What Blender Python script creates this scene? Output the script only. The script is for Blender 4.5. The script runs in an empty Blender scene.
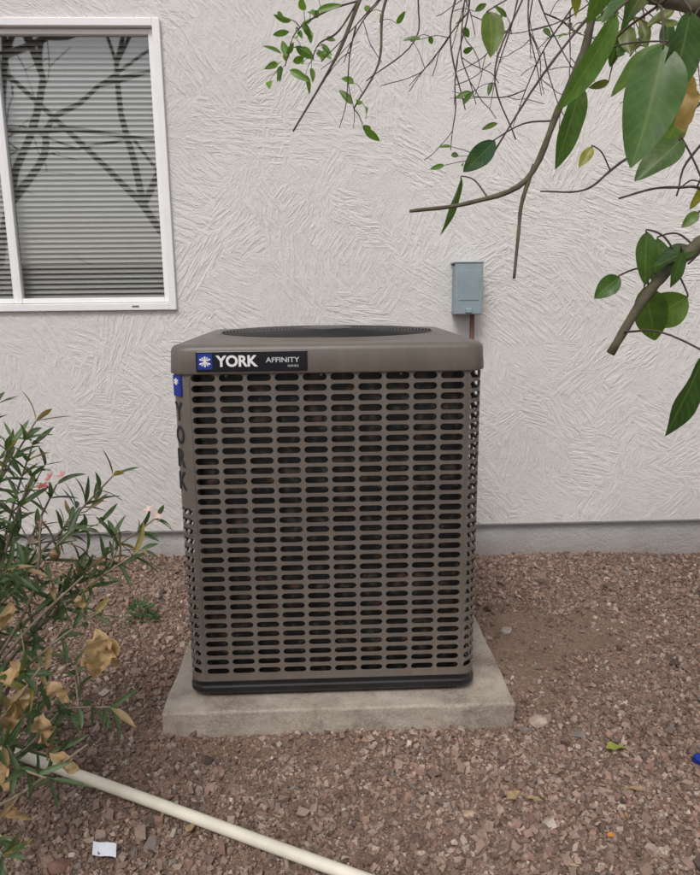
import bpy, bmesh, math, random
import numpy as np
from mathutils import Vector, Matrix, noise
random.seed(7); rng=np.random.default_rng(7)
S=bpy.context.scene
CAM=Vector((0,-3.25,1.305))
R=(Matrix.Rotation(math.radians(-2),3,'Z')@Matrix.Rotation(math.radians(90-11.9),3,'X')@Matrix.Rotation(math.radians(-0.6),3,'Z'))
cd=bpy.data.cameras.new("camera"); cam=bpy.data.objects.new("camera",cd); S.collection.objects.link(cam)
cam.matrix_world=Matrix.Translation(CAM)@R.to_4x4(); cd.sensor_fit='HORIZONTAL'; cd.sensor_width=36; cd.lens=36; cd.clip_end=500; cd.clip_start=.02
S.camera=cam
S.view_settings.view_transform='Standard'; S.view_settings.look='None'; S.view_settings.exposure=0
w=bpy.data.worlds.new("World"); S.world=w; w.use_nodes=True
nt=w.node_tree; bg=nt.nodes['Background']; sky=nt.nodes.new('ShaderNodeTexSky'); sky.sky_type='NISHITA'; sky.sun_disc=False
sky.sun_elevation=math.radians(52); sky.sun_rotation=math.radians(200); sky.air_density=1; sky.dust_density=4
hs=nt.nodes.new('ShaderNodeHueSaturation'); hs.inputs['Saturation'].default_value=.36
nt.links.new(sky.outputs[0],hs.inputs['Color']); nt.links.new(hs.outputs[0],bg.inputs[0]); bg.inputs[1].default_value=.15
ld=bpy.data.lights.new("sun",'SUN'); ld.energy=1.4; ld.angle=math.radians(20); ld.color=(1,.965,.91)
sun=bpy.data.objects.new("sun",ld); S.collection.objects.link(sun)
az=math.radians(200); el=math.radians(52)
d=Vector((math.sin(az)*math.cos(el),math.cos(az)*math.cos(el),math.sin(el)))
sun.rotation_euler=d.to_track_quat('Z','Y').to_euler()
# ---- helpers
def empty(name,loc=(0,0,0)):
    o=bpy.data.objects.new(name,None); o.location=loc; S.collection.objects.link(o); return o
def mesh(name,v,f,mat=None,parent=None,smooth=False):
    me=bpy.data.meshes.new(name); me.from_pydata([tuple(p) for p in v],[],f)
    if smooth: me.shade_smooth()
    o=bpy.data.objects.new(name,me); S.collection.objects.link(o)
    if mat: me.materials.append(mat)
    if parent: o.parent=parent
    return o
def box(name,c,s,mat,parent=None,bev=.003,seg=2,rot=None):
    bm=bmesh.new(); bmesh.ops.create_cube(bm,size=1)
    bmesh.ops.scale(bm,vec=s,verts=bm.verts)
    if bev: bmesh.ops.bevel(bm,geom=bm.edges[:],offset=bev,segments=seg,affect='EDGES',profile=.5)
    if rot: bmesh.ops.rotate(bm,cent=(0,0,0),matrix=rot,verts=bm.verts)
    bmesh.ops.translate(bm,vec=c,verts=bm.verts)
    me=bpy.data.meshes.new(name); bm.to_mesh(me); bm.free(); me.materials.append(mat)
    o=bpy.data.objects.new(name,me); S.collection.objects.link(o)
    if parent:o.parent=parent
    return o
class NM:
    def __init__(s,name,rough=.8):
        s.m=bpy.data.materials.new(name); s.m.use_nodes=True; s.t=s.m.node_tree; s.n=s.t.nodes; s.b=s.n['Principled BSDF']; s.b.inputs['Roughness'].default_value=rough
    def node(s,t,**k):
        n=s.n.new(t)
        for a,b in k.items(): setattr(n,a,b)
        return n
    def l(s,a,b): s.t.links.new(a,b)
    def math(s,op,a,b=None,clamp=False):
        n=s.n.new('ShaderNodeMath'); n.operation=op; n.use_clamp=clamp
        for i,x in enumerate((a,b)):
            if x is None: continue
            if isinstance(x,(int,float)): n.inputs[i].default_value=x
            else: s.l(x,n.inputs[i])
        return n.outputs[0]
    def ramp(s,fac,stops):
        n=s.n.new('ShaderNodeValToRGB'); e=n.color_ramp.elements
        while len(e)<len(stops): e.new(.5)
        for k,(p,c) in zip(e,stops): k.position=p; k.color=(*c,1)
        s.l(fac,n.inputs[0]); return n.outputs[0]
    def noise(s,vec,scale,detail=3,rough=.5,dim='3D'):
        n=s.node('ShaderNodeTexNoise',noise_dimensions=dim); n.inputs['Scale'].default_value=scale; n.inputs['Detail'].default_value=detail; n.inputs['Roughness'].default_value=rough
        if vec: s.l(vec,n.inputs['Vector'])
        return n
    def mix(s,a,b,fac=1,mode='MULTIPLY'):
        n=s.node('ShaderNodeMix',data_type='RGBA',blend_type=mode)
        for x,i in ((fac,0),(a,6),(b,7)):
            if isinstance(x,(int,float)): n.inputs[i].default_value=x
            elif isinstance(x,tuple): n.inputs[i].default_value=(*x,1)
            else: s.l(x,n.inputs[i])
        return n.outputs[2]
    def pos(s): return s.node('ShaderNodeNewGeometry').outputs['Position']
    def bump(s,h,strength,dist):
        n=s.node('ShaderNodeBump'); n.inputs['Strength'].default_value=strength; n.inputs['Distance'].default_value=dist
        s.l(h,n.inputs['Height']); s.l(n.outputs[0],s.b.inputs['Normal']); return n
def plain(name,col,rough=.5,metal=0,var=.12,scale=12):
    M=NM(name,rough); n=M.noise(M.pos(),scale,5,.6).outputs['Fac']
    c=np.array(col); M.l(M.ramp(n,[(.3,tuple(c*(1-var))),(.7,tuple(c*(1+var)))]),M.b.inputs['Base Color']); M.b.inputs['Metallic'].default_value=metal
    return M.m
# ---- stucco
def stucco(name,col,amp=1.0):
    M=NM(name,1.0); M.b.inputs['Specular IOR Level'].default_value=.1
    P=M.pos(); sx=M.node('ShaderNodeSeparateXYZ'); M.l(P,sx.inputs[0])
    cb=M.node('ShaderNodeCombineXYZ'); M.l(M.math('ADD',sx.outputs[0],sx.outputs[1]),cb.inputs[0]); M.l(sx.outputs[2],cb.inputs[1]); uv=cb.outputs[0]
    dn=M.noise(uv,9,2); mx=M.node('ShaderNodeVectorMath',operation='MULTIPLY_ADD'); M.l(dn.outputs['Color'],mx.inputs[0]); mx.inputs[1].default_value=(.15,.15,0); M.l(uv,mx.inputs[2])
    dn2=M.noise(uv,7,1); mx2=M.node('ShaderNodeVectorMath',operation='MULTIPLY_ADD'); M.l(dn2.outputs['Color'],mx2.inputs[0]); mx2.inputs[1].default_value=(.018,.018,0); M.l(uv,mx2.inputs[2])
    hs=[]
    for k,(cs,off) in enumerate([(4.6,0),(6.2,13.7)]):
        ad=M.node('ShaderNodeVectorMath',operation='ADD'); M.l(mx.outputs[0],ad.inputs[0]); ad.inputs[1].default_value=(off,off,0)
        vo=M.node('ShaderNodeTexVoronoi',voronoi_dimensions='2D'); vo.inputs['Scale'].default_value=cs; M.l(ad.outputs[0],vo.inputs['Vector'])
        sc=M.node('ShaderNodeSeparateColor'); M.l(vo.outputs['Color'],sc.inputs[0])
        ang=M.math('ADD',M.math('MULTIPLY',M.math('ROUND',sc.outputs[2]),1.5),M.math('MULTIPLY',sc.outputs[0],1.1))
        vr=M.node('ShaderNodeVectorRotate',rotation_type='Z_AXIS'); M.l(mx2.outputs[0],vr.inputs['Vector']); M.l(ang,vr.inputs['Angle'])
        mp=M.node('ShaderNodeMapping'); mp.inputs['Scale'].default_value=(9,52 if k==0 else 68,1); M.l(vr.outputs[0],mp.inputs['Vector'])
        n=M.noise(mp.outputs[0],1,3,.6,'2D')
        r=M.ramp(n.outputs['Fac'],[(.42,(0,0,0)),(.60,(1,1,1))])
        hs.append(M.math('MULTIPLY',r,M.math('ADD',M.math('MULTIPLY',sc.outputs[1],.8),.2)))
    h=M.math('MAXIMUM',hs[0],M.math('MULTIPLY',hs[1],.8))
    f=M.noise(P,150,4,.65).outputs['Fac']; g=M.noise(P,20,3).outputs['Fac']
    h2=M.math('ADD',M.math('ADD',h,M.math('MULTIPLY',f,.9)),M.math('MULTIPLY',g,1.2))
    M.bump(h2,amp,.0055)
    big=M.noise(P,1.3,5,.6).outputs['Fac']
    c=np.array(col); base=M.ramp(big,[(.3,tuple(c*.94)),(.7,tuple(c*1.04))])
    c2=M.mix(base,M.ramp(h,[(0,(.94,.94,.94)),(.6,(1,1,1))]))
    splash=M.math('MULTIPLY',M.math('SUBTRACT',1.0,M.math('MULTIPLY',M.math('SUBTRACT',sx.outputs[2],.17),3.5),True),M.noise(P,6,5,.7).outputs['Fac'],True)
    M.l(M.mix(c2,(.62,.56,.50),M.math('MULTIPLY',splash,.35),'MIX'),M.b.inputs['Base Color'])
    return M.m
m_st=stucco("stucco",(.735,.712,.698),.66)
m_white=plain("vinyl_white",(.85,.85,.86),.35,var=.02)
M=NM("foundation",.95); P=M.pos(); n=M.noise(P,60,5,.65).outputs['Fac']; n2=M.noise(P,4,4).outputs['Fac']; sx=M.node('ShaderNodeSeparateXYZ'); M.l(P,sx.inputs[0])
M.bump(n,.9,.008); dirt=M.math('MULTIPLY',M.math('SUBTRACT',1.0,M.math('MULTIPLY',sx.outputs[2],9.0),True),M.math('ADD',M.noise(P,12,4,.7).outputs['Fac'],.3),True)
M.l(M.mix(M.ramp(n2,[(.3,(.41,.405,.40)),(.7,(.53,.525,.52))]),(.30,.21,.17),M.math('MULTIPLY',dirt,.7),'MIX'),M.b.inputs['Base Color']); m_found=M.m
house=empty("stucco_house")
X0,X1,ZT,ZB=-5.,6.,3.6,.175
wx0,wx1,wz0,wz1=-2.13,-.675,1.238,2.41
xs=[X0,wx0,wx1,X1]; zs=[ZB,wz0,wz1,ZT]
v=[(x,0,z) for z in zs for x in xs]; f=[(r*4+c,r*4+c+1,r*4+c+5,r*4+c+4) for r in range(3) for c in range(3) if not(r==1 and c==1)]
o=mesh("wall",v,f,m_st,house); md=o.modifiers.new('s','SOLIDIFY'); md.thickness=.15; md.offset=-1
box("foundation",((X0+X1)/2,.102,.0),(X1-X0-.04,.16,.345),m_found,house,0)
box("weep_screed",((X0+X1)/2,.004,.171),(X1-X0,.016,.006),plain("screed",(.25,.25,.26),.6),house,0)
m_roof=plain("roof_tile",(.30,.17,.12),.85)
box("eave_soffit",((X0+X1)/2,.03,ZT+.035),(X1-X0+.6,.66,.07),m_white,house,.004)
nx=400; ny=20; v=[];f=[]
for j in range(ny+1):
    for i in range(nx+1):
        x=X0-.3+(X1-X0+.6)*i/nx; y=-.33+5.5*j/ny; v.append((x,y,ZT+.09+.3*(y+.33)+.03*abs(math.sin(x*math.pi/.15))))
for j in range(ny):
    for i in range(nx): a=j*(nx+1)+i; f.append((a,a+1,a+nx+2,a+nx+1))
mesh("roof",v,f,m_roof,house)
box("side_wall",(X0+.08,2.6,1.9),(.15,4.89,3.38),m_st,house,0); box("side_wall_b",(X1-.08,2.6,1.9),(.15,4.89,3.38),m_st,house,0)
def frame(name,x0,x1,z0,z1,t,y,dep,mat):
    box(name+"_l",(x0+t/2,y,(z0+z1)/2),(t,dep,z1-z0),mat,house,.003)
    box(name+"_r",(x1-t/2,y,(z0+z1)/2),(t,dep,z1-z0),mat,house,.003)
    box(name+"_t",((x0+x1)/2,y+.001,z1-t/2),(x1-x0-2*t,dep,t),mat,house,.003)
    box(name+"_b",((x0+x1)/2,y+.001,z0+t/2),(x1-x0-2*t,dep,t),mat,house,.003)
frame("window_frame",wx0-.012,wx1+.012,wz0-.012,wz1+.012,.032,.005,.05,m_white)
xm=-1.355
frame("sash",xm-.02,wx1-.022,wz0+.022,wz1-.022,.022,.022,.03,m_white)
frame("sash_fixed",wx0+.022,xm-.018,wz0+.022,wz1-.022,.022,.03,.03,m_white)
for k,x in enumerate((wx1-.05,wx0+.5)): box("weep_hole_"+str(k),(x-.12,-.021,wz0+.006),(.03,.003,.005),plain("weep",(.15,.15,.15)),house,0)
M=NM("glass"); M.n.remove(M.b); out=M.n['Material Output']; tr=M.node('ShaderNodeBsdfTransparent'); tr.inputs[0].default_value=(.78,.79,.78,1)
gl=M.node('ShaderNodeBsdfGlossy'); gl.inputs['Roughness'].default_value=.02; mi=M.node('ShaderNodeMixShader'); mi.inputs[0].default_value=.17
M.l(tr.outputs[0],mi.inputs[1]); M.l(gl.outputs[0],mi.inputs[2]); M.l(mi.outputs[0],out.inputs[0]); m_glass=M.m
mesh("window_glass",[(wx0+.03,.027,wz0+.03),(wx1-.03,.027,wz0+.03),(wx1-.03,.027,wz1-.03),(wx0+.03,.027,wz1-.03)],[(0,1,2,3)],m_glass,house)
v=[];f=[]; z=wz0+.02
while z<wz1-.02:
    a=len(v); t_=random.uniform(-.002,.002); v+=[(wx0+.03,.066,z+t_),(wx1-.03,.066,z-t_*.5),(wx1-.03,.074,z+.0125),(wx0+.03,.074,z+.0125),(wx1-.03,.084,z+.024),(wx0+.03,.084,z+.024)]
    f+=[(a,a+1,a+2,a+3),(a+3,a+2,a+4,a+5)]; z+=.0225
mesh("window_blinds",v,f,plain("blind_slats",(.52,.52,.50),.5,var=.05),house)
box("room_back",((wx0+wx1)/2,.5,1.8),(2.2,.02,1.6),plain("room",(.05,.05,.05),.9),house,0)
# ---- electrical disconnect
eb=empty("electrical_disconnect_box"); m_eb=plain("box_paint",(.27,.335,.37),.45,var=.08); m_dk=plain("dark",(.02,.02,.02),.5)
bx=.643
box("housing",(bx,-.045,1.30),(.114,.088,.215),m_eb,eb,.004)
box("cover",(bx,-.098,1.305),(.124,.022,.225),m_eb,eb,.006,3)
box("cover_top",(bx,-.055,1.419),(.128,.115,.006),m_eb,eb,.002)
box("latch",(bx,-.112,1.21),(.03,.012,.02),m_eb,eb,.003)
box("cover_recess",(bx,-.110,1.32),(.088,.003,.13),m_eb,eb,.001)
def cr(pts,n=6):
    P=[Vector(p) for p in pts]; P=[P[0]*2-P[1]]+P+[P[-1]*2-P[-2]]; out=[]
    for i in range(1,len(P)-2):
        for k in range(n):
            t=k/n; a,b,c,d=P[i-1:i+3]
            out.append(.5*((2*b)+(c-a)*t+(2*a-5*b+4*c-d)*t*t+(3*b-a-3*c+d)*t**3))
    out.append(P[-2]); return out
def tube(v,f,pts,r0,r1,sides=8,n=6,smooth=True,jit=0):
    P=cr(pts,n) if smooth and len(pts)>2 else [Vector(p) for p in pts]; N=len(P); up=Vector((.3,.2,1)).normalized(); base=len(v)
    for i,p in enumerate(P):
        t=(P[min(i+1,N-1)]-P[max(i-1,0)]).normalized(); a=t.cross(up)
        if a.length<.1: a=t.cross(Vector((1,0,0)))
        a.normalize(); b=t.cross(a); r=r0+(r1-r0)*i/(N-1); r*=1+jit*(random.random()-.5)
        for k in range(sides):
            th=2*math.pi*k/sides; v.append(tuple(p+(a*math.cos(th)+b*math.sin(th))*r))
    for i in range(N-1):
        for k in range(sides): q=base+i*sides; f.append((q+k,q+(k+1)%sides,q+sides+(k+1)%sides,q+sides+k))
    f.append(tuple(base+k for k in range(sides))[::-1]); f.append(tuple(base+(N-1)*sides+k for k in range(sides)))
    return P
v=[];f=[]; tube(v,f,[(bx+.029,-.05,1.2),(bx+.029,-.05,1.0),(bx+.01,-.08,.75),(bx-.1,-.2,.45),(bx-.25,-.44,.35)],.011,.011,10,10)
mesh("conduit",v,f,plain("conduit",(.16,.09,.06),.6),eb,True)
# ---- pad
PT=.075
M=NM("concrete",.9); P=M.pos(); a=M.noise(P,7,6,.65).outputs['Fac']; b=M.noise(P,120,4,.6).outputs['Fac']
M.l(M.ramp(M.math('ADD',M.math('MULTIPLY',a,.7),M.math('MULTIPLY',b,.3)),[(.36,(.21,.165,.135)),(.5,(.385,.325,.275)),(.64,(.49,.43,.38))]),M.b.inputs['Base Color']); M.bump(b,.6,.004); m_con=M.m
pad=box("concrete_pad",(.027,-.83,PT/2-.02),(1.065,1.06,PT+.04),m_con,None,.008,3)
bm=bmesh.new(); bm.from_mesh(pad.data); bmesh.ops.subdivide_edges(bm,edges=bm.edges[:],cuts=24,use_grid_fill=True)
for q in bm.verts:
    nn=noise.noise_vector(q.co*9)*.0045+noise.noise_vector(q.co*40)*.002; nn.z*=.3; q.co+=nn
bm.to_mesh(pad.data); bm.free()
# ---- AC unit
ac=empty("air_conditioner_unit"); CX,CY=0.0,-.855; DZ=.018
M=NM("taupe_paint",.42); n=M.noise(M.pos(),9,5,.6).outputs['Fac']; c0=M.ramp(n,[(.3,(.118,.101,.086)),(.7,(.140,.121,.104))])
P=M.pos(); sx=M.node('ShaderNodeSeparateXYZ'); M.l(P,sx.inputs[0])
mpn=M.node('ShaderNodeMapping'); mpn.inputs['Scale'].default_value=(30,30,3); M.l(P,mpn.inputs['Vector']); strk=M.noise(mpn.outputs[0],1,5,.65).outputs['Fac']
dust=M.math('MULTIPLY',M.math('SUBTRACT',1.0,M.math('MULTIPLY',M.math('SUBTRACT',sx.outputs[2],.1),2.6),True),M.noise(P,14,5,.7).outputs['Fac'],True)
dust=M.math('ADD',M.math('MULTIPLY',dust,.5),M.math('MULTIPLY',M.math('SUBTRACT',strk,.48,True),.9),True)
M.l(M.mix(c0,(.25,.20,.165),dust,'MIX'),M.b.inputs['Base Color']); M.l(M.math('ADD',M.math('MULTIPLY',strk,.3),.28),M.b.inputs['Roughness'])
n=M.noise(M.pos(),900,1).outputs['Fac']; M.bump(n,.12,.0006); m_tp=M.m
m_bk=plain("black_plastic",(.012,.012,.013),.35,var=.3)
H=.4275; Rr=.045; flat=2*(H-Rr); arc=Rr*math.pi/2
def perim(s,off=0):
    tot=4*(flat+arc); s%=tot; side=int(s//(flat+arc)); q=s-side*(flat+arc)
    if q<=flat: p=Vector((-H+Rr+q,-H-off)) 
    else:
        th=(q-flat)/Rr; p=Vector((H-Rr+(Rr+off)*math.sin(th),-(H-Rr)-(Rr+off)*math.cos(th)))
    c,sn=[(1,0),(0,1),(-1,0),(0,-1)][side]
    return (CX+p.x*c-p.y*sn, CY+p.x*sn+p.y*c)
rows=31; z0=.150; rp=(1.064+DZ-z0)/rows; v=[];f=[]
def stad(w,h,n=5):
    r=h/2; pts=[]
    for k in range(n+1): th=-math.pi/2+math.pi*k/n; pts.append((w/2-r+r*math.cos(th),r*math.sin(th)))
    pts+= [((w/2-r)*t,r) for t in (.5,0,-.5)]
    for k in range(n+1): th=math.pi/2+math.pi*k/n; pts.append((-(w/2-r)+r*math.cos(th),r*math.sin(th)))
    pts+= [((w/2-r)*t,-r) for t in (-.5,0,.5)]
    return pts
def cell(s0,w,zc,h,sw,sh):
    pts=stad(sw,sh); b=len(v); n=len(pts)
    for (a,c) in pts: x,y=perim(s0+a); v.append((x,y,zc+c))
    P2=[]
    for (a,c) in pts:
        k=max(abs(a)/(w/2),abs(c)/(h/2)); P2.append((a/k,c/k)); x,y=perim(s0+a/k); v.append((x,y,zc+c/k))
    on=lambda p:abs(abs(p[0])-w/2)<1e-6
    for i in range(n):
        j=(i+1)%n; a2=P2[i]; b2=P2[j]
        if on(a2)!=on(b2):
            cx=math.copysign(w/2,a2[0] if on(a2) else b2[0]); cz=math.copysign(h/2,b2[1] if on(a2) else a2[1])
            x,y=perim(s0+cx); v.append((x,y,zc+cz)); ci=len(v)-1
            f.append((b+i,b+n+i,ci,b+n+j,b+j))
        else: f.append((b+i,b+n+i,b+n+j,b+j))
def solid(s0,w,za,zb,k=6):
    b=len(v)
    for i in range(k+1):
        x,y=perim(s0-w/2+w*i/k); v.append((x,y,za)); v.append((x,y,zb))
    for i in range(k): q=b+2*i; f.append((q,q+2,q+3,q+1))
cw=flat/10
for side in range(4):
    s0=side*(flat+arc)
    cols=[(s0+cw*(i+.5),cw,.067) for i in range(10)]+[(s0+flat+arc/2,arc,.050)]
    for ci,(sc_,w_,sw_) in enumerate(cols):
        logo=(side==3 and ci==10)
        for r in range(rows):
            zc=z0+rp*(r+.5)
            if logo and r>=rows-13: continue
            cell(sc_,w_,zc,rp,sw_,.0205)
        if logo: solid(sc_,w_,z0+rp*(rows-13),z0+rp*rows)
        solid(sc_,w_,.128,z0)
pn=mesh("louvered_coil_guard",v,f,m_tp,ac)
bm=bmesh.new(); bm.from_mesh(pn.data); bmesh.ops.remove_doubles(bm,verts=bm.verts,dist=1e-5); bmesh.ops.recalc_face_normals(bm,faces=bm.faces); bm.to_mesh(pn.data); bm.free()
md=pn.modifiers.new('s','SOLIDIFY'); md.thickness=.006; md.offset=0
for sx_ in (-1,1):
    box("corner_seam",(CX+sx_*(H-Rr),CY-H-.0035,.605),(.0035,.003,.93),m_tp,ac,.0006,1)
def rsq(h,r,n=10):
    pts=[]
    for side in range(4):
        c,sn=[(1,0),(0,1),(-1,0),(0,-1)][side]
        loc=[(-h+r+2*(h-r)*k/16,-h) for k in range(16)]+[(h-r+r*math.sin(th),-(h-r)-r*math.cos(th)) for th in [math.pi/2*k/n for k in range(n)]]
        pts+=[(p[0]*c-p[1]*sn,p[0]*sn+p[1]*c) for p in loc]
    return pts
def loft(name,loops,mat,parent,smooth=False,capb=False,capt=False):
    v=[];f=[];n=len(loops[0][0])
    for pts,z in loops: v+=[(CX+p[0],CY+p[1],z) for p in pts]
    for i in range(len(loops)-1):
        for k in range(n): f.append((i*n+k,i*n+(k+1)%n,(i+1)*n+(k+1)%n,(i+1)*n+k))
    if capb: f.append(tuple(range(n))[::-1])
    if capt: f.append(tuple((len(loops)-1)*n+k for k in range(n)))
    return mesh(name,v,f,mat,parent,smooth)
ref=rsq(.4,.05)
def circ(r): return [(r*p[0]/math.hypot(*p),r*p[1]/math.hypot(*p)) for p in ref]
def lerp(a,b,t): return [(p[0]*(1-t)+q[0]*t,p[1]*(1-t)+q[1]*t) for p,q in zip(a,b)]
top=rsq(.405,.05)
cap=loft("top_cap",[(p,z+DZ) for p,z in [(rsq(.425,.045),1.066),(rsq(.437,.052),1.062),(rsq(.4385,.053),1.066),(rsq(.435,.053),1.124),(rsq(.432,.053),1.133),(rsq(.425,.05),1.139),(rsq(.415,.05),1.1415),(top,1.142),
 (lerp(top,circ(.362),.9),1.144),(circ(.360),1.150),(circ(.352),1.153),(circ(.345),1.151),(circ(.340),1.14),(circ(.338),1.08)]],m_tp,ac,True)
md=cap.modifiers.new('e','EDGE_SPLIT'); md.split_angle=math.radians(35)
v=[];f=[]
def dome(r): return 1.153+DZ+.008*(1-(r/.345)**2)
for k in range(26):
    r=.075+(.343-.075)*k/25; pts=[(CX+r*math.cos(t),CY+r*math.sin(t),dome(r)) for t in [2*math.pi*j/72 for j in range(73)]]
    tube(v,f,pts,.0021,.0021,5,1,False)
for k in range(16):
    t=2*math.pi*k/16; tube(v,f,[(CX+r*math.cos(t),CY+r*math.sin(t),dome(r)-.003) for r in (.06,.15,.25,.344)],.003,.003,5,1,False)
mesh("fan_grille",v,f,m_bk,ac,True)
loft("fan_hub",[(circ(.085),dome(.085)-.002),(circ(.083),dome(0)+.003),(circ(.06),dome(0)+.006)],m_bk,ac,False,True,True)
loft("fan_shroud",[(circ(.337),1.13),(circ(.337),.9)],m_bk,ac,True)
loft("fan_motor",[(circ(.07),1.15),(circ(.07),.95)],m_bk,ac,True,True,True)
v=[];f=[]
for k in range(3):
    t=2*math.pi*k/3; b=len(v)
    for j in range(7):
        rr=.07+.25*j/6
        for s_,dz in ((-.35,-.03),(0,0),(.35,.03)): v.append((CX+rr*math.cos(t+s_*1.3),CY+rr*math.sin(t+s_*1.3),1.05+dz))
    for j in range(6):
        for q in range(2): a=b+j*3+q; f.append((a,a+1,a+4,a+3))
mesh("fan_blades",v,f,m_dk,ac,True)
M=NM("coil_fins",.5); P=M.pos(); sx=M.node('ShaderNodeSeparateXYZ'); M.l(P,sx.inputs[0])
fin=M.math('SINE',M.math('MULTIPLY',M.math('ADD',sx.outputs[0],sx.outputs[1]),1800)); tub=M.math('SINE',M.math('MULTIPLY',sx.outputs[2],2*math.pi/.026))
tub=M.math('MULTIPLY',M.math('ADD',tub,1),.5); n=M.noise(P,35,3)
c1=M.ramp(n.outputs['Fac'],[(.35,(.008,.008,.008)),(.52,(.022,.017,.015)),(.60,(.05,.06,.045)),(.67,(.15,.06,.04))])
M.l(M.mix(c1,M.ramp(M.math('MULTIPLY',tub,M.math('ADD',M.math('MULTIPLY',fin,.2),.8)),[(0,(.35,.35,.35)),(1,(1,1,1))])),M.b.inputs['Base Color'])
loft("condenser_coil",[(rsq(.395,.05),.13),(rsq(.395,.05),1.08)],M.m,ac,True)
loft("base_pan",[(rsq(.415,.05),.083),(rsq(.428,.05),.088),(rsq(.434,.05),.098),(rsq(.434,.05),.112),(rsq(.431,.05),.118),(rsq(.431,.05),.132),(rsq(.4285,.05),.137),(rsq(.420,.045),.138)],m_bk,ac,False,True,True)
loft("base_skirt",[(rsq(.412,.05),.0755),(rsq(.412,.05),.0835)],m_bk,ac,False,True,True)
for x in (-.40,-.28,-.02,.20,.40):
    box("screw",(CX+x,CY-.4315,1.072 if abs(x)<.39 else .20),(.008,.006,.008),m_dk,ac,.002)
def text(name,s,wd,ht,loc,rot,mat,bold=.0):
    c=bpy.data.curves.new(name,'FONT'); c.body=s; c.size=1; c.extrude=.001; c.offset=bold; c.align_x='CENTER'; c.align_y='CENTER'
    o=bpy.data.objects.new(name,c); S.collection.objects.link(o); bpy.context.view_layer.update()
    dx,dy=o.dimensions.x,o.dimensions.y; c.materials.append(mat)
    bb=[Vector(q) for q in o.bound_box]; cx=(bb[0].x+bb[6].x)/2; cy=(bb[0].y+bb[6].y)/2
    o.matrix_world=Matrix.Translation(loc)@rot.to_4x4()@Matrix.Diagonal((wd/dx,ht/dy,.5,1))@Matrix.Translation((-cx,-cy,0)); o.parent=ac; return o
m_lw=plain("label_white",(.75,.75,.76),.4,var=.02); m_blue=plain("label_blue",(.008,.030,.26),.3,var=.1); m_lb=plain("label_black",(.008,.008,.012),.2,var=.1); m_lg=plain("label_silver",(.55,.55,.57),.35,.3,var=.05)
tilt=math.atan(.0035/.058); RF=Matrix.Rotation(math.radians(90)-tilt,3,'X'); RB=Matrix.Rotation(-tilt,3,'X')
fy=lambda z: CY-.4385+(z-DZ-1.066)/.058*.0035
bc=-.208; bz=1.0965+DZ
box("badge_plate",(bc,fy(bz)-.001,bz),(.302,.006,.056),m_lb,ac,.002,2,RB)
yy=fy(bz)-.0045
box("badge_blue_square",(bc-.126,yy,bz),(.040,.002,.044),m_blue,ac,.0006,1,RB)
text("badge_snowflake","*",.030,.030,(bc-.126,yy-.0015,bz),RF,m_lw,bold=.0)
text("badge_snowflake_x","X",.020,.024,(bc-.126,yy-.0017,bz),RF,m_lw)
text("badge_lettering","YORK",.114,.032,(bc-.040,yy-.0005,bz+.001),RF,m_lw,bold=.035)
text("badge_series","AFFINITY",.092,.014,(bc+.084,yy-.0005,bz+.003),RF,m_lg,bold=.02)
text("badge_small","SERIES",.03,.006,(bc+.112,yy-.0005,bz-.014),RF,m_lg)
cpos=lambda z,o_: Vector((CX-(H-Rr)-(Rr+o_)*.7071,CY-(H-Rr)-(Rr+o_)*.7071,z+DZ))
RC=Matrix.Rotation(math.radians(-45),3,'Z')
box("corner_tab",cpos(1.028,.0015),(.036,.008,.06),m_blue,ac,.002,2,RC)
text("corner_snowflake","*",.02,.02,cpos(1.04,.007),RC@Matrix.Rotation(math.radians(90),3,'X'),m_lw,bold=.03)
for i,ch in enumerate("YORK"):
    text("corner_letter_"+str(i+1),ch,.034,.054,cpos(.955-.068*i,.004),RC@Matrix.Rotation(math.radians(90),3,'X'),m_dk,bold=.03)
ac.scale=(1.023,1,1); ac.location=(.010,0,0)
# ---- ground
def gh(x,y):
    a=.010*np.sin(x*2.1+.5)*np.sin(y*2.7+1)+.005*np.sin(x*6.1+y*4.3)-.004
    return a+.05*np.clip((-x-.3)/.6,0,1)*np.clip((y+.9)/.9,0,1)
def line(a,b,st,far):
    L=list(np.arange(a,b,st)); return [-far,-far/3,-far/8,a-6,a-2]+L+[b+2,b+6,far/8,far/3,far]
gx=line(-3,3.5,.05,150); gy=line(-4,.4,.05,150); v=[];f=[]
for y in gy:
    for x in gx: v.append((x,y,float(gh(x,y)) if (-3.1<x<3.6 and -4.1<y<.5) else -.012))
nx=len(gx)
for j in range(len(gy)-1):
    for i in range(nx-1): a=j*nx+i; f.append((a,a+1,a+nx+1,a+nx))
M=NM("granite_soil",.95); P=M.pos(); vo=M.node('ShaderNodeTexVoronoi'); vo.inputs['Scale'].default_value=170; M.l(P,vo.inputs['Vector'])
a=M.noise(P,2.2,5,.6).outputs['Fac']; sc=M.node('ShaderNodeSeparateColor'); M.l(vo.outputs['Color'],sc.inputs[0])
c=M.ramp(M.math('ADD',M.math('MULTIPLY',sc.outputs[0],.35),M.math('MULTIPLY',a,.65)),[(.25,(.13,.080,.055)),(.5,(.21,.140,.10)),(.75,(.29,.205,.155))])
M.l(c,M.b.inputs['Base Color']); M.bump(M.math('ADD',M.math('MULTIPLY',vo.outputs['Distance'],-1),M.noise(P,200,3).outputs['Fac']),.8,.004)
mesh("ground",v,f,M.m,None,True)
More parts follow.
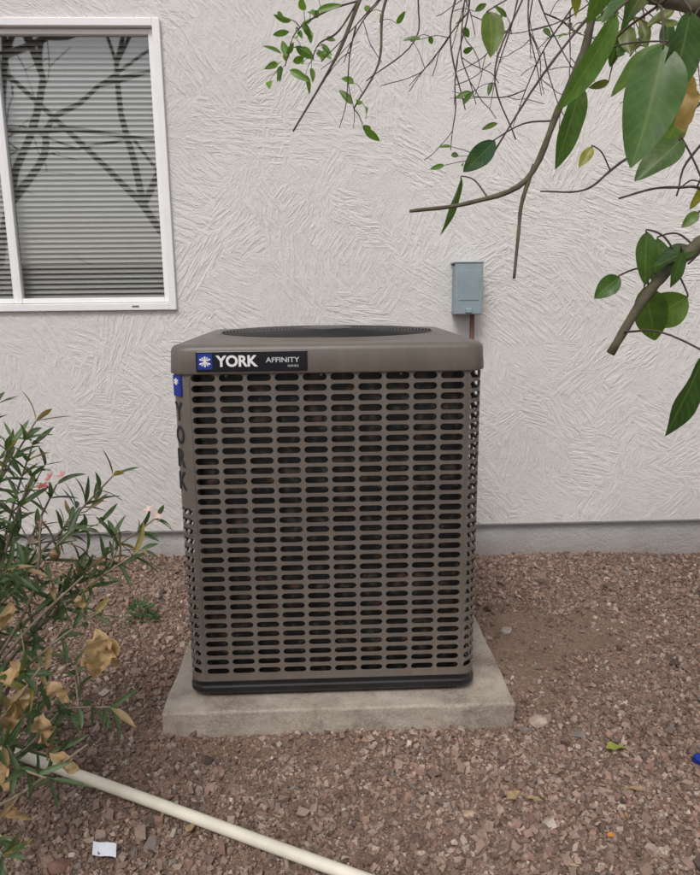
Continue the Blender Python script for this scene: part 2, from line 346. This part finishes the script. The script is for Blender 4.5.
# gravel
N=195000; px=rng.uniform(-2.1,2.4,N); py=rng.uniform(-2.45,.02,N)
bare=1.15*np.exp(-(((px-.95)/.42)**2+((py+.80)/.28)**2))+.95*np.exp(-(((px+.2)/.38)**2+((py+1.43)/.06)**2))+.9*np.exp(-(((px-.68)/.12)**2+((py+.95)/.45)**2))+.4*np.exp(-(((px+.55)/.2)**2+((py+1.1)/.3)**2))
bare*= .85+.4*np.sin(px*23+3*np.sin(py*17))*.5
keep=rng.random(N)>bare.clip(0,.95)
keep&=~((px>-.505)&(px<.559)&(py>-1.358)&(py<-.30))
px=px[keep];py=py[keep];N=len(px)
bv=np.array([[x,y,z] for z in (-1,1) for y in (-1,1) for x in (-1,1)],float)*.66; bf=np.array([[0,2,3,1],[4,5,7,6],[0,1,5,4],[1,3,7,5],[3,2,6,7],[2,0,4,6]])
size=rng.lognormal(math.log(.0043),.45,N).clip(.0018,.015)
sc3=size[:,None]*np.stack([rng.uniform(.85,1.45,N),rng.uniform(.7,1.15,N),rng.uniform(.5,.9,N)],1)
V=(bv[None]*(1+rng.uniform(-.35,.35,(N,8,1)))+rng.uniform(-.25,.25,(N,8,3)))*sc3[:,None,:]
th=rng.uniform(0,6.283,N); ph=rng.normal(0,.6,N); ps=rng.normal(0,.6,N)
def rot(V,a,i,j):
    c,s=np.cos(a)[:,None],np.sin(a)[:,None]; A=V[...,i]*c-V[...,j]*s; B_=V[...,i]*s+V[...,j]*c; V[...,i]=A; V[...,j]=B_
rot(V,ph,0,2); rot(V,ps,1,2); rot(V,th,0,1)
V[...,0]+=px[:,None]; V[...,1]+=py[:,None]; V[...,2]+=(gh(px,py)+sc3[:,2]*rng.uniform(.1,1.1,N))[:,None]
pal=np.array([[.25,.165,.128],[.30,.210,.168],[.18,.118,.095],[.36,.27,.22],[.27,.165,.125],[.46,.385,.33],[.20,.16,.14],[.13,.09,.075]]); pr=[.24,.24,.14,.15,.12,.035,.04,.035]
pat=1+.12*np.sin(px*3.1+np.sin(py*4))*np.sin(py*3.7+1.3)
col=pal[rng.choice(8,N,p=pr)]*rng.uniform(.75,1.25,(N,1))*pat[:,None]
def bigmesh(name,V,F,C,mat,uv=None,smooth=False,parent=None):
    me=bpy.data.meshes.new(name); n=len(V); me.vertices.add(n); me.vertices.foreach_set('co',V.astype(np.float32).ravel())
    me.loops.add(F.size); me.loops.foreach_set('vertex_index',F.astype(np.int32).ravel()); me.polygons.add(len(F)); me.polygons.foreach_set('loop_start',(np.arange(len(F))*F.shape[1]).astype(np.int32))
    me.update(calc_edges=True); at=me.color_attributes.new('Col','FLOAT_COLOR','POINT'); at.data.foreach_set('color',np.concatenate([C,np.ones((n,1))],1).astype(np.float32).ravel())
    if uv is not None:
        a=me.attributes.new('lv','FLOAT_VECTOR','POINT'); a.data.foreach_set('vector',uv.astype(np.float32).ravel())
    me.shade_smooth() if smooth else me.shade_flat()
    me.materials.append(mat); o=bpy.data.objects.new(name,me); S.collection.objects.link(o); o.parent=parent; return o
M=NM("gravel_stone",.85); at=M.node('ShaderNodeAttribute',attribute_name='Col'); n=M.noise(M.pos(),350,2).outputs['Fac']
M.l(M.mix(at.outputs['Color'],M.ramp(n,[(.3,(.75,.75,.75)),(.7,(1.2,1.2,1.2))])),M.b.inputs['Base Color']); m_gr=M.m
F=(bf[None]+(np.arange(N)*8)[:,None,None]).reshape(-1,4)
bigmesh("gravel",V.reshape(-1,3),F,np.repeat(col,8,0),m_gr)
# pipe
v=[];f=[]; tube(v,f,[(-1.9,-1.02,.026),(-.95,-1.430,.026),(.035,-1.915,.022),(.6,-2.19,.022)],.0150,.0150,16,12)
mesh("pvc_pipe",v,f,plain("pvc",(.72,.67,.56),.4,var=.14,scale=7),None,True)
# ---- foliage
class Leaves:
    def __init__(s): s.V=[];s.F=[];s.C=[];s.U=[];s.n=0
    def add(s,base,dirv,L,W,col,nrm=None,curl=.15,fold=.25,prof='c',wav=.0,na=8,crumple=0):
        d=Vector(dirv).normalized()
        if nrm is None: nrm=Vector((random.gauss(0,.5),random.gauss(-.4,.5),1))
        nrm=Vector(nrm); nrm=(nrm-d*nrm.dot(d)); 
        if nrm.length<1e-3: nrm=d.orthogonal()
        nrm.normalize(); sd=d.cross(nrm); base=Vector(base); m=5; ph=random.random()*6; side=random.uniform(-.12,.12)*L
        for i in range(na+1):
            t=i/na
            if prof=='c': w=math.sin(math.pi*min(1,t**.85))**.75*(1-.15*t) if 0<t<1 else .02
            else: w=math.sin(math.pi*t**.9)**.7 if 0<t<1 else .03
            for j in range(m):
                u=(j-2)/2
                h=fold*abs(u)*w*W/2 - curl*L*t*t + wav*W*math.sin(t*9+ph+u*2)*abs(u)*w
                p=base+d*(L*t*(1-.15*curl*t))+sd*(u*w*W/2+side*t*t)+nrm*h
                if crumple: p+=Vector(noise.noise_vector(p*60+Vector((ph,0,0))))*crumple
                s.V.append(p[:]); s.C.append(col); s.U.append((u,t,0))
        for i in range(na):
            for j in range(m-1): a=s.n+i*m+j; s.F.append((a,a+1,a+m+1,a+m))
        s.n+=(na+1)*m
    def build(s,name,mat,parent=None): return bigmesh(name,np.array(s.V),np.array(s.F),np.array(s.C),mat,np.array(s.U),True,parent)
def leafmat(name,rough,trans,veins=.12):
    M=NM(name,rough); at=M.node('ShaderNodeAttribute',attribute_name='Col'); lv=M.node('ShaderNodeAttribute',attribute_name='lv')
    sx=M.node('ShaderNodeSeparateXYZ'); M.l(lv.outputs['Vector'],sx.inputs[0]); au=M.math('ABSOLUTE',sx.outputs[0])
    mid=M.math('SUBTRACT',1.0,M.math('MULTIPLY',au,9.0),True)
    ve=M.math('POWER',M.math('ABSOLUTE',M.math('SINE',M.math('MULTIPLY',M.math('SUBTRACT',sx.outputs[1],M.math('MULTIPLY',au,.22)),28.0))),10.0)
    n=M.noise(M.pos(),70,4,.6).outputs['Fac']; n2=M.noise(M.pos(),28,3,.6).outputs['Fac']
    c=M.mix(at.outputs['Color'],M.ramp(n,[(.3,(.72,.74,.7)),(.7,(1.25,1.2,1.2))]))
    c=M.mix(c,(.20,.18,.04),M.math('MULTIPLY',M.math('SUBTRACT',n2,.58,True),2.2),'MIX')
    bf_=M.node('ShaderNodeNewGeometry').outputs['Backfacing']
    c=M.mix(c,(1.5,1.45,1.6),M.math('MULTIPLY',bf_,.6),'MULTIPLY')
    k=M.math('MAXIMUM',mid,M.math('MULTIPLY',ve,.25)); c=M.mix(c,(.30,.36,.12),M.math('MULTIPLY',k,veins*3),'MIX')
    M.l(c,M.b.inputs['Base Color']); tr=M.node('ShaderNodeBsdfTranslucent'); M.l(M.mix(c,(1.5,1.9,.7)),tr.inputs[0])
    mi=M.node('ShaderNodeMixShader'); mi.inputs[0].default_value=trans; out=M.n['Material Output']
    M.l(M.b.outputs[0],mi.inputs[1]); M.l(tr.outputs[0],mi.inputs[2]); M.l(mi.outputs[0],out.inputs[0]); return M.m
m_leaf=leafmat("citrus_leaf",.36,.40); m_ol=leafmat("oleander_leaf",.5,.25,.16); m_dry=leafmat("dry_leaf",.8,.2,.1)
m_bark=plain("citrus_bark",(.105,.095,.06),.85,var=.4,scale=45); m_twig=plain("twig_bark",(.085,.065,.05),.85,var=.3,scale=40)
def gcol():
    c=np.array(random.choice([(.06,.13,.032),(.08,.155,.035),(.05,.105,.03),(.10,.17,.035),(.14,.17,.04)]))*random.uniform(.8,1.25); return tuple(c)
ct=empty("citrus_tree"); bv_=[];bf_=[];tv=[];tf=[]; allp=[]
T0=Vector((1.25,-2.35,-.02)); FK=Vector((1.18,-2.3,1.25))
tube(bv_,bf_,[T0,(1.22,-2.36,.4),(1.27,-2.3,.85),FK],.075,.055,14,6,jit=.1)
def br(pts,r0,r1,sides=8,thick=True,jit=.25):
    P=tube(bv_ if thick else tv,bf_ if thick else tf,pts,r0,r1,sides,6,True,jit); allp.extend(P); return P
br([FK,(1.1,-2.3,1.6),(1.0,-2.25,1.95),(1.0,-2.1,2.4)],.045,.018,12); br([FK,(1.35,-2.2,1.6),(1.6,-2.1,2.1),(1.7,-2.0,2.5)],.045,.015,12); br([FK,(1.3,-2.6,1.7),(1.3,-2.8,2.2)],.04,.012,12)
br([(1.08,-2.3,1.65),(.85,-2.3,1.70),(.53,-2.30,1.65),(.46,-2.25,1.675),(.40,-2.15,1.735),(.30,-2.0,1.87),(.22,-1.9,2.0)],.018,.005,10)
br([(1.0,-2.25,1.95),(.8,-2.2,1.92),(.54,-2.15,1.79),(.38,-2.25,1.70),(.35,-2.25,1.61),(.32,-2.25,1.54),(.28,-2.25,1.45),(.20,-2.25,1.42),(.12,-2.25,1.41)],.008,.0024,8)
br([(.29,-2.25,1.47),(.275,-2.25,1.42),(.272,-2.25,1.38),(.268,-2.25,1.318)],.0032,.0022)
br([(1.12,-2.3,1.55),(.8,-2.42,1.46),(.47,-2.45,1.37),(.41,-2.45,1.34),(.37,-2.45,1.30),(.33,-2.45,1.23)],.011,.0048,9)
br([(1.0,-2.25,1.95),(.9,-1.9,2.25),(.45,-1.5,2.35),(.15,-1.35,2.13),(.10,-1.35,2.0),(.04,-1.35,1.87),(-.07,-1.35,1.70)],.012,.0022,7)
br([(.45,-1.5,2.33),(.24,-1.45,2.2),(.19,-1.45,2.05),(.15,-1.45,1.94),(.14,-1.45,1.83),(.08,-1.45,1.73)],.006,.002,7)
tw=lambda pts,a=.0026,b=.0013: br(pts,a,b,6,False,.3)
tw([(.8,-2.3,1.62),(.58,-2.25,1.45),(.51,-2.25,1.44),(.46,-2.25,1.438),(.41,-2.25,1.425)])
tw([(.42,-1.6,2.3),(.30,-1.65,1.945),(.275,-1.65,1.82),(.31,-1.65,1.68)])
tw([(.5,-1.7,2.2),(.417,-1.75,1.905),(.348,-1.75,1.73),(.395,-1.75,1.60)])
tw([(.4,-1.5,2.3),(.233,-1.55,1.985),(.215,-1.55,1.85),(.104,-1.55,1.764)])
tw([(.8,-2.15,1.95),(.53,-1.95,1.812),(.404,-1.95,1.69),(.291,-1.95,1.52)],.004,.0015)
tw([(.8,-2.2,1.85),(.62,-2.05,1.6),(.488,-2.05,1.503),(.434,-2.05,1.463),(.36,-2.05,1.461)],.003,.0013)
tw([(.10,-1.35,2.0),(.02,-1.34,1.98),(-.056,-1.35,1.93),(-.085,-1.36,1.85)])
tw([(.11,-1.35,2.02),(.05,-1.36,1.93),(.0,-1.36,1.9),(-.02,-1.36,1.86)])
tw([(.95,-2.3,1.6),(.65,-2.2,1.58),(.56,-2.15,1.50),(.54,-2.15,1.44)]); tw([(1.0,-2.3,1.6),(.66,-2.3,1.44),(.56,-2.3,1.40),(.50,-2.28,1.335)],.003)
def fine(p,dv,L,depth):
    d=Vector(dv).normalized(); pts=[Vector(p)]; q=Vector(p)
    for k in range(4):
        d=(d+Vector((random.gauss(0,.14),random.gauss(0,.15),random.gauss(0,.14)))).normalized(); q=q+d*L/4; pts.append(q.copy())
    tw(pts,.0009+.0008*depth,.0008)
    if depth>0:
        for k in (1,2,3):
            if random.random()<.75: fine(pts[k],d+Vector((random.gauss(0,.9),random.gauss(0,.6),random.gauss(-.2,.7))),L*.5,depth-1)
    return pts
for k in range(15):
    fine((random.uniform(.25,.80),random.uniform(-2.0,-1.45),random.uniform(1.97,2.12)),(random.uniform(-.8,.3),random.uniform(-.2,.2),-1),random.uniform(.22,.40),2)
lf=Leaves()
def hero(a,b,W,y0,y1,col=None,nrm=(0,-1,.35),curl=.1,fold=.3,wav=.06):
    A=Vector((a[0],y0,a[1])); B=Vector((b[0],y1,b[1])); dv=B-A; L=dv.length
    lf.add(A,dv,L,W,col or gcol(),nrm,curl,fold,'c',wav,14)
    q=min(allp,key=lambda p:(p-A).length+.4*max(0,A.z-p.z)); mid=(A+q)/2+Vector((0,0,.01))
    tube(tv,tf,[q,mid,A+Vector((0,0,.002)),A+dv*.04],.0013,.0008,6,4)
br([(.95,-2.35,1.75),(.6,-2.5,1.72),(.36,-2.58,1.62),(.29,-2.6,1.54)],.005,.002,8)
hero((.254,1.534),(.218,1.45),.026,-2.6,-2.6,(.11,.20,.045),(.5,-.8,.3))
hero((.283,1.500),(.265,1.402),.050,-2.63,-2.65,(.075,.155,.04),(-.25,-1,.2),.08)
hero((.262,1.504),(.241,1.424),.031,-2.5,-2.5,(.07,.14,.035),(.4,-.8,.2))
hero((.245,1.694),(.252,1.63),.04,-2.15,-2.17,(.13,.19,.04),(.2,-1,.2))
hero((.259,1.52),(.217,1.476),.034,-2.15,-2.13,(.045,.11,.065),(.4,-.9,.5))
hero((.21,1.468),(.187,1.382),.02,-2.15,-2.15,(.06,.12,.04),(.7,-.6,.1))
hero((.393,1.462),(.342,1.417),.035,-2.45,-2.47,(.07,.13,.035),(.2,-.7,.9))
hero((.331,1.247),(.304,1.172),.040,-2.65,-2.65,(.035,.085,.022),(.5,-.8,.1))
hero((.356,1.317),(.326,1.293),.026,-2.4,-2.4,(.07,.15,.035))
hero((.364,1.305),(.394,1.239),.042,-2.45,-2.43,(.09,.17,.035),(-.3,-.9,.3))
hero((.42,1.348),(.367,1.329),.03,-2.45,-2.47,(.05,.10,.03),(.1,-.5,1))
hero((.415,1.294),(.374,1.255),.046,-2.45,-2.42,(.11,.19,.04),(.1,-1,.3))
hero((.303,1.525),(.297,1.455),.038,-2.63,-2.63,(.055,.115,.03),(.3,-1,.2))
hero((.42,1.385),(.40,1.372),.014,-2.45,-2.45)
hero((.39,1.36),(.385,1.31),.03,-2.42,-2.44,(.06,.13,.03),(.3,-1,.2))
hero((.44,1.60),(.41,1.55),.03,-2.35,-2.35); hero((.40,1.58),(.345,1.53),.034,-2.38,-2.36,None,(.2,-.6,.8)); hero((.46,1.53),(.43,1.46),.034,-2.32,-2.3)
hero((.36,1.63),(.31,1.60),.03,-2.4,-2.4,None,(0,-.6,1)); hero((.29,1.62),(.262,1.56),.03,-2.52,-2.5,(.10,.18,.04),(.4,-.8,.3)); hero((.42,1.70),(.39,1.63),.032,-2.3,-2.3)
for k in range(34):   # smaller leaves along the right-hand boughs
    q=random.choice([p for p in allp if .36<p.x<.75 and p.y<-1.9 and (1.27<p.z<1.40 or 1.42<p.z<1.85)])
    a=q+Vector((random.gauss(0,.03),random.gauss(0,.03),random.gauss(0,.03))); dv=Vector((random.gauss(-.4,.7),random.gauss(0,.3),random.gauss(-.6,.6))).normalized()*random.uniform(.035,.06)
    b=a+dv; cc=gcol() if random.random()<.8 else (.30,.28,.05)
    hero((a.x,a.z),(b.x,b.z),dv.length*random.uniform(.4,.55),a.y,b.y,cc,(random.gauss(0,.5),-1,random.gauss(.4,.5)))
def cluster(c,n,L,rad,bright=1):
    for k in range(n):
        p=Vector(c)+Vector((random.gauss(0,rad),random.gauss(0,rad),random.gauss(0,rad)))
        q=min(allp,key=lambda a:(a-p).length); dv=(p-q); 
        if dv.length<.01: dv=Vector((random.gauss(0,1),random.gauss(0,.7),random.gauss(0,1)))
        if dv.length>.03: tube(tv,tf,[q,(q+p)/2+Vector((0,0,.006)),p],.0009,.0006,5,3)
        dv=dv.normalized()+Vector((random.gauss(0,.5),random.gauss(0,.5),random.gauss(0,.5)))
        lf.add(p,dv,L*random.uniform(.6,1.2),L*random.uniform(.3,.42),tuple(np.array((.12,.22,.045))*bright*random.uniform(.7,1.2)),(random.gauss(0,.5),-1,random.gauss(.3,.5)),.15,.35)
for c,n in (((-.056,-1.35,1.94),9),((-.083,-1.36,1.85),11),((0,-1.36,1.88),6),((.075,-1.45,1.745),6),((-.02,-1.35,1.97),6),((-.03,-1.35,1.90),6)): cluster(c,n,.052,.020)
cluster((.17,-1.45,1.95),3,.04,.03); cluster((.28,-1.65,1.8),4,.035,.05,.8); cluster((.36,-1.75,1.7),4,.035,.05,.8); cluster((.24,-1.9,1.52),4,.03,.02,.9)
for k in range(9): cluster((random.uniform(.2,.62),random.uniform(-1.95,-1.5),random.uniform(1.75,1.98)),2,.035,.05,.7)
n=0
while n<700:
    p=Vector((random.gauss(1.45,.38),random.gauss(-2.15,.42),random.gauss(2.25,.33))); D=p.y+3.25
    if D<.5 or (p.x<.60*D+.15 and p.z<1.305+.50*D+.1) or p.z<1.5: continue
    n+=1; lf.add(p,(random.gauss(0,1),random.gauss(0,1),random.gauss(-.3,.6)),random.uniform(.06,.1),random.uniform(.03,.045),gcol(),None,.15,.3,'c',.03,6)
for k in range(40):
    q=Vector((random.gauss(1.45,.25),random.gauss(-2.15,.3),random.gauss(2.2,.2))); s_=Vector((1.0,-2.1,2.35)) if k%2 else Vector((1.6,-2.1,2.1))
    if q.x<1.05: continue
    tube(tv,tf,[s_,(s_+q)/2+Vector((0,0,.08)),q],.006,.002,6,4)
lf.add((.335,-2.56,1.5),(.15,0,-1),.055,.028,(.50,.32,.17),(0,-1,.2),.2,.5,'c',.2,12,.006)
mesh("branches",bv_,bf_,m_bark,ct,True); mesh("twigs",tv,tf,m_twig,ct,True); lf.build("leaves",m_leaf,ct)
# oleander
ob=empty("oleander_bush"); ov=[];of=[]; ol=Leaves(); dr=Leaves()
base=Vector((-1.0,-1.62,0))
tips=[(-.80,-1.55,1.04),(-.705,-1.55,1.0),(-.67,-1.55,.84),(-.53,-1.55,.86),(-.436,-1.55,.745),(-.45,-1.65,.70),(-.536,-1.75,.585),(-.484,-1.85,.415),(-.588,-1.95,.317),(-.66,-2.03,.21),
(-.86,-1.6,.98),(-.78,-1.7,.85),(-.72,-1.75,.70),(-.62,-1.6,.62),(-.66,-1.85,.5),(-.70,-1.9,.36),(-.95,-1.5,1.1),(-1.1,-1.6,1.15),(-1.25,-1.4,1.0),(-1.3,-1.8,.9),(-1.05,-1.9,.8),(-1.4,-1.6,.7),(-.79,-1.95,.20),(-.74,-1.5,.93),(-.60,-1.65,.76),(-.80,-1.85,.62),(-.62,-1.85,.30),(-.84,-1.75,.42),(-.76,-1.6,.94),(-.70,-1.62,.88)]
def whorls(P,t0,L,ns=3,step=.03,dens=1):
    acc=0; tot=sum((P[i+1]-P[i]).length for i in range(len(P)-1)); run=0; ph=0
    for i in range(len(P)-1):
        seg=(P[i+1]-P[i]); run+=seg.length; acc+=seg.length
        if run/tot<t0: continue
        if acc>step or i==len(P)-2:
            acc=0; ph+=1.0; d=seg.normalized(); a=d.orthogonal().normalized(); b=d.cross(a); last=run/tot>.9
            for k in range(ns+(1 if last else 0)):
                if random.random()>dens: continue
                th=ph+2*math.pi*k/ns+random.gauss(0,.35); out=a*math.cos(th)+b*math.sin(th)
                dv=d*(1.0 if last else .6)+out*random.uniform(.6,1.2)+Vector((0,0,random.uniform(-.5,.15)))
                r=random.random(); c=np.array((.062,.105,.05))*random.uniform(.6,1.6)
                if r<.22: c=np.array((.12,.15,.08))*random.uniform(.8,1.2)
                if r<.12: c=np.array((.30,.24,.08))
                if r<.08: c=np.array((.30,.20,.11))
                ol.add(P[i+1],dv,L*random.uniform(.6,1.2),L*random.uniform(.14,.2),tuple(c),d+out*-.3+Vector((random.gauss(0,.4),random.gauss(0,.4),.4)),random.uniform(.0,.4),.35,'o',.05,7)
for i,t in enumerate(tips):
    t=Vector(t); b0=base+Vector((random.gauss(0,.07),random.gauss(0,.07),-.01)); m1=b0.lerp(t,.4)+Vector((-.05,0,.09))+Vector((random.gauss(0,.02),random.gauss(0,.02),0)); m2=b0.lerp(t,.75)+Vector((-.02,0,.06))
    P=tube(ov,of,[b0,m1,m2,t],.006,.0020,7,8,True,.2); whorls(P,.55,.080,dens=.75)
    for k in (13,16,19):
        if random.random()<.65 and k<len(P):
            q=P[k]; e=q+Vector((random.gauss(.02,.07),random.gauss(0,.07),random.uniform(.03,.13)))
            P2=tube(ov,of,[q,q.lerp(e,.5)+Vector((0,0,-.01)),e],.0025,.0014,6,5); whorls(P2,.35,.068,dens=.75)
for a,m_,b in (((-.95,-1.7,.25),(-.72,-1.72,.52),(-.57,-1.7,.66)),((-.95,-1.75,.1),(-.76,-1.85,.34),(-.62,-1.86,.52)),((-.9,-1.7,.3),(-.70,-1.7,.60),(-.66,-1.68,.80)),((-.9,-1.8,.15),(-.72,-1.9,.22),(-.52,-1.9,.36))):
    tube(ov,of,[a,m_,b],.0055,.0025,8,8,True,.3)
def flower(c,n,col,ss=.022):
    for k in range(n):
        p=Vector(c)+Vector((random.gauss(0,.012),random.gauss(0,.012),random.gauss(0,.010))); ax=Vector((random.gauss(0,.6),random.gauss(-.5,.5),1)).normalized(); a=ax.orthogonal().normalized(); b=ax.cross(a)
        for j in range(5):
            th=j*2*math.pi/5+k; dr.add(p,(a*math.cos(th)+b*math.sin(th))+ax*.4,ss*random.uniform(.7,1),ss*.55,col,ax,.1,.1,'c',0,4)
flower((-.665,-1.56,.86),3,(.62,.32,.34),.018); flower((-.435,-1.56,.76),3,(.75,.55,.55),.018); flower((-.72,-1.58,.73),2,(.5,.3,.3),.016); flower((-.70,-1.56,.84),3,(.6,.12,.16),.014); flower((-.80,-1.56,.72),2,(.7,.5,.5),.018)
tan=(.46,.31,.17)
dr.add((-.49,-1.85,.60),(-.1,.05,-1),.13,.06,tan,(.3,-1,.3),.15,.7,'c',.15,14,.016)
dr.add((-.475,-1.84,.575),(.15,.05,-1),.085,.035,(.40,.26,.14),(-.3,-1,.3),.2,.8,'c',.2,14,.016)
dr.add((-.655,-1.85,.51),(-.8,0,-.25),.07,.045,tan,(0,-.6,.8),.2,.6,'c',.15,12,.014)
dr.add((-.66,-1.85,.47),(-.5,-.1,-1),.10,.04,(.50,.35,.20),(.4,-1,.2),.2,.7,'c',.15,12,.016)
dr.add((-.68,-1.87,.44),(-.3,-.1,-1),.09,.035,(.30,.19,.10),(.2,-1,.2),.2,.7,'c',.15,12,.016)
dr.add((-.56,-1.8,.50),(.7,0,-.35),.06,.03,(.36,.22,.12),(0,-.8,.6),.2,.6,'c',.15,12,.012)
for p,dv,L,c in (((-.60,-1.88,.50),(.5,0,-.6),.07,(.44,.30,.17)),((-.63,-1.88,.42),(.3,-.1,-1),.08,(.38,.25,.14)),((-.60,-1.9,.34),(.8,-.1,-.5),.075,(.47,.33,.19)),((-.70,-1.9,.33),(.1,-.1,-1),.09,(.42,.28,.15)),((-.68,-1.95,.26),(.6,-.1,-.6),.06,(.33,.21,.12)),((-.57,-1.75,.64),(.2,0,-1),.06,(.42,.29,.16)),((-.72,-1.75,.62),(-.2,-.1,-1),.07,(.40,.27,.15)),((-.66,-1.65,.72),(.3,-.1,-1),.05,(.36,.24,.14))):
    dr.add(p,dv,L,L*.42,c,(random.gauss(0,.4),-1,.3),.2,.7,'c',.18,12,.014)
for a,b in (((-.49,-1.85,.60),(-.56,-1.75,.59)),((-.655,-1.85,.51),(-.68,-1.8,.58))): tube(ov,of,[b,a],.0015,.001,5,2,False)
mesh("stems",ov,of,plain("oleander_bark",(.20,.16,.115),.8,var=.3,scale=40),ob,True); ol.build("leaves",m_ol,ob); dr.build("flowers_and_dry_leaves",m_dry,ob)
wd=Leaves()
for k in range(60):
    th=random.uniform(0,6.28); r=random.uniform(0,.05); p=Vector((-.75+r*math.cos(th),-.62+r*math.sin(th),float(gh(-.75,-.62))+random.uniform(0,.08)))
    wd.add(p,(math.cos(th),math.sin(th),random.uniform(.2,1)),random.uniform(.025,.045),.011,(.05,.12,.035),None,.2,.2,'o',0,4)
wd.build("weed_plant",m_ol)
lt=Leaves()
def gl_(x,y,ang,L,W,c,cr_=.004,pitch=.12): lt.add((x,y,float(gh(x,y))+.016),(math.cos(ang),math.sin(ang),pitch),L,W,c,(random.gauss(0,.2),random.gauss(0,.2),1),.1,.3,'c',.1,8,cr_)
gl_(.79,-1.49,.05,.065,.045,(.36,.38,.08),.001,.0); gl_(.45,-1.70,.6,.05,.03,(.46,.32,.18)); gl_(.50,-1.69,-.5,.04,.02,(.40,.27,.16)); gl_(.76,-1.66,-.2,.07,.010,(.38,.27,.15)); gl_(.655,-1.835,.4,.020,.014,(.70,.27,.03),.001)
gl_(-.36,-1.76,1,.035,.02,(.38,.26,.15))
for k in range(75):
    x=random.uniform(-1.3,1.6); y=random.uniform(-2.1,-.1)
    if -.56<x<.62 and -1.42<y<-.2: continue
    gl_(x,y,random.uniform(0,6.28),random.uniform(.008,.028),random.uniform(.004,.010),random.choice([(.33,.21,.12),(.38,.27,.17),(.20,.12,.08),(.42,.34,.24)]))
lt.build("leaf_litter",m_dry)
def rock(x,y,r,col,sq=.6):
    bm=bmesh.new(); bmesh.ops.create_icosphere(bm,subdivisions=3,radius=r)
    for q in bm.verts:
        s_=noise.noise_vector(q.co/r*.9+Vector((x*9,y*9,0)))*r*.4; q.co+=s_; q.co.z*=sq; q.co.x*=1.2; q.co+=Vector((x,y,float(gh(x,y))+r*sq*.5))
    me=bpy.data.meshes.new("rock"); bm.to_mesh(me); bm.free(); me.materials.append(plain("rock_mat",col,.85,var=.25,scale=60)); o=bpy.data.objects.new("rock",me); S.collection.objects.link(o)
rock(.64,-1.34,.024,(.42,.33,.27),.8); rock(.346,-1.73,.013,(.45,.33,.23)); rock(.744,-1.40,.018,(.20,.18,.175),.35); rock(.69,-.76,.020,(.31,.27,.245)); rock(-.637,-1.84,.02,(.22,.12,.09),.8); rock(.61,-.80,.013,(.28,.22,.19)); rock(.60,-1.1,.012,(.34,.27,.23)); rock(.74,-1.72,.010,(.5,.42,.33))
v=[];f=[]
for i in range(7):
    for j in range(5):
        a=i/6-.5;b=j/4-.5; x=-.541+a*.062*.97-b*.04*.25; y=-1.81+a*.062*-.25+b*.04; v.append((x,y,.017+.003*math.sin(a*5)+.002*b))
for i in range(6):
    for j in range(4): q=i*5+j; f.append((q,q+5,q+6,q+1))
mesh("paper_scrap",v,f,plain("paper",(.70,.73,.80),.7,var=.05,scale=50),None,True)
bm=bmesh.new(); bmesh.ops.create_cone(bm,segments=20,radius1=.014,radius2=.012,depth=.014,cap_ends=True); bmesh.ops.inset_region(bm,faces=[q for q in bm.faces if len(q.verts)>4],thickness=.002,depth=-.002)
bmesh.ops.rotate(bm,cent=(0,0,0),matrix=Matrix.Rotation(.5,3,'X'),verts=bm.verts); bmesh.ops.translate(bm,vec=(1.022,-1.56,.016),verts=bm.verts)
me=bpy.data.meshes.new("bottle_cap"); bm.to_mesh(me); bm.free(); me.materials.append(m_blue); S.collection.objects.link(bpy.data.objects.new("bottle_cap",me))
# ---- things behind the camera (reflected in the window)
dt=empty("bare_tree"); v=[];f=[]; random.seed(21)
def grow(p,d,L,r,depth):
    pts=[p]; q=p.copy()
    for k in range(3):
        d=(d+Vector((random.gauss(0,.13),random.gauss(0,.13),random.gauss(0,.1)))).normalized(); q=q+d*L/3; pts.append(q.copy())
    tube(v,f,pts,r,r*.62,6 if depth<3 else 4,2)
    if depth<7:
        for k in range(3 if depth in(0,1,2,4) else 2):
            grow(q,(d+Vector((random.gauss(0,.65),random.gauss(0,.5),random.gauss(.0,.35)))).normalized(),L*random.uniform(.66,.85),max(r*.6,.006),depth+1)
grow(Vector((-5.7,-8.6,-.05)),Vector((.28,0,1)),2.9,.11,0)
grow(Vector((-1.6,-9.2,-.05)),Vector((-.35,0,1)),3.1,.10,1)
mesh("trunk_and_limbs",v,f,m_twig,dt,True)
bw=empty("block_wall"); m_blk=plain("block_mat",(.36,.30,.25),.9,var=.15,scale=3)
v=[];f=[]
for r in range(9):
    for c in range(40):
        x=-10+c*.42+(.21 if r%2 else 0); z=r*.205; b=len(v); g=.005
        for yy in (-11,-11.15):
            v+=[(x+g,yy,z+g),(x+.42-g,yy,z+g),(x+.42-g,yy,z+.205-g),(x+g,yy,z+.205-g)]
        f+=[(b,b+1,b+2,b+3),(b+7,b+6,b+5,b+4),(b,b+4,b+5,b+1),(b+1,b+5,b+6,b+2),(b+2,b+6,b+7,b+3),(b+3,b+7,b+4,b)]
mesh("blocks",v,f,m_blk,bw); box("mortar_core",(-1.4,-11.075,.92),(17,.13,1.84),plain("mortar",(.3,.28,.26),.9),bw,0)
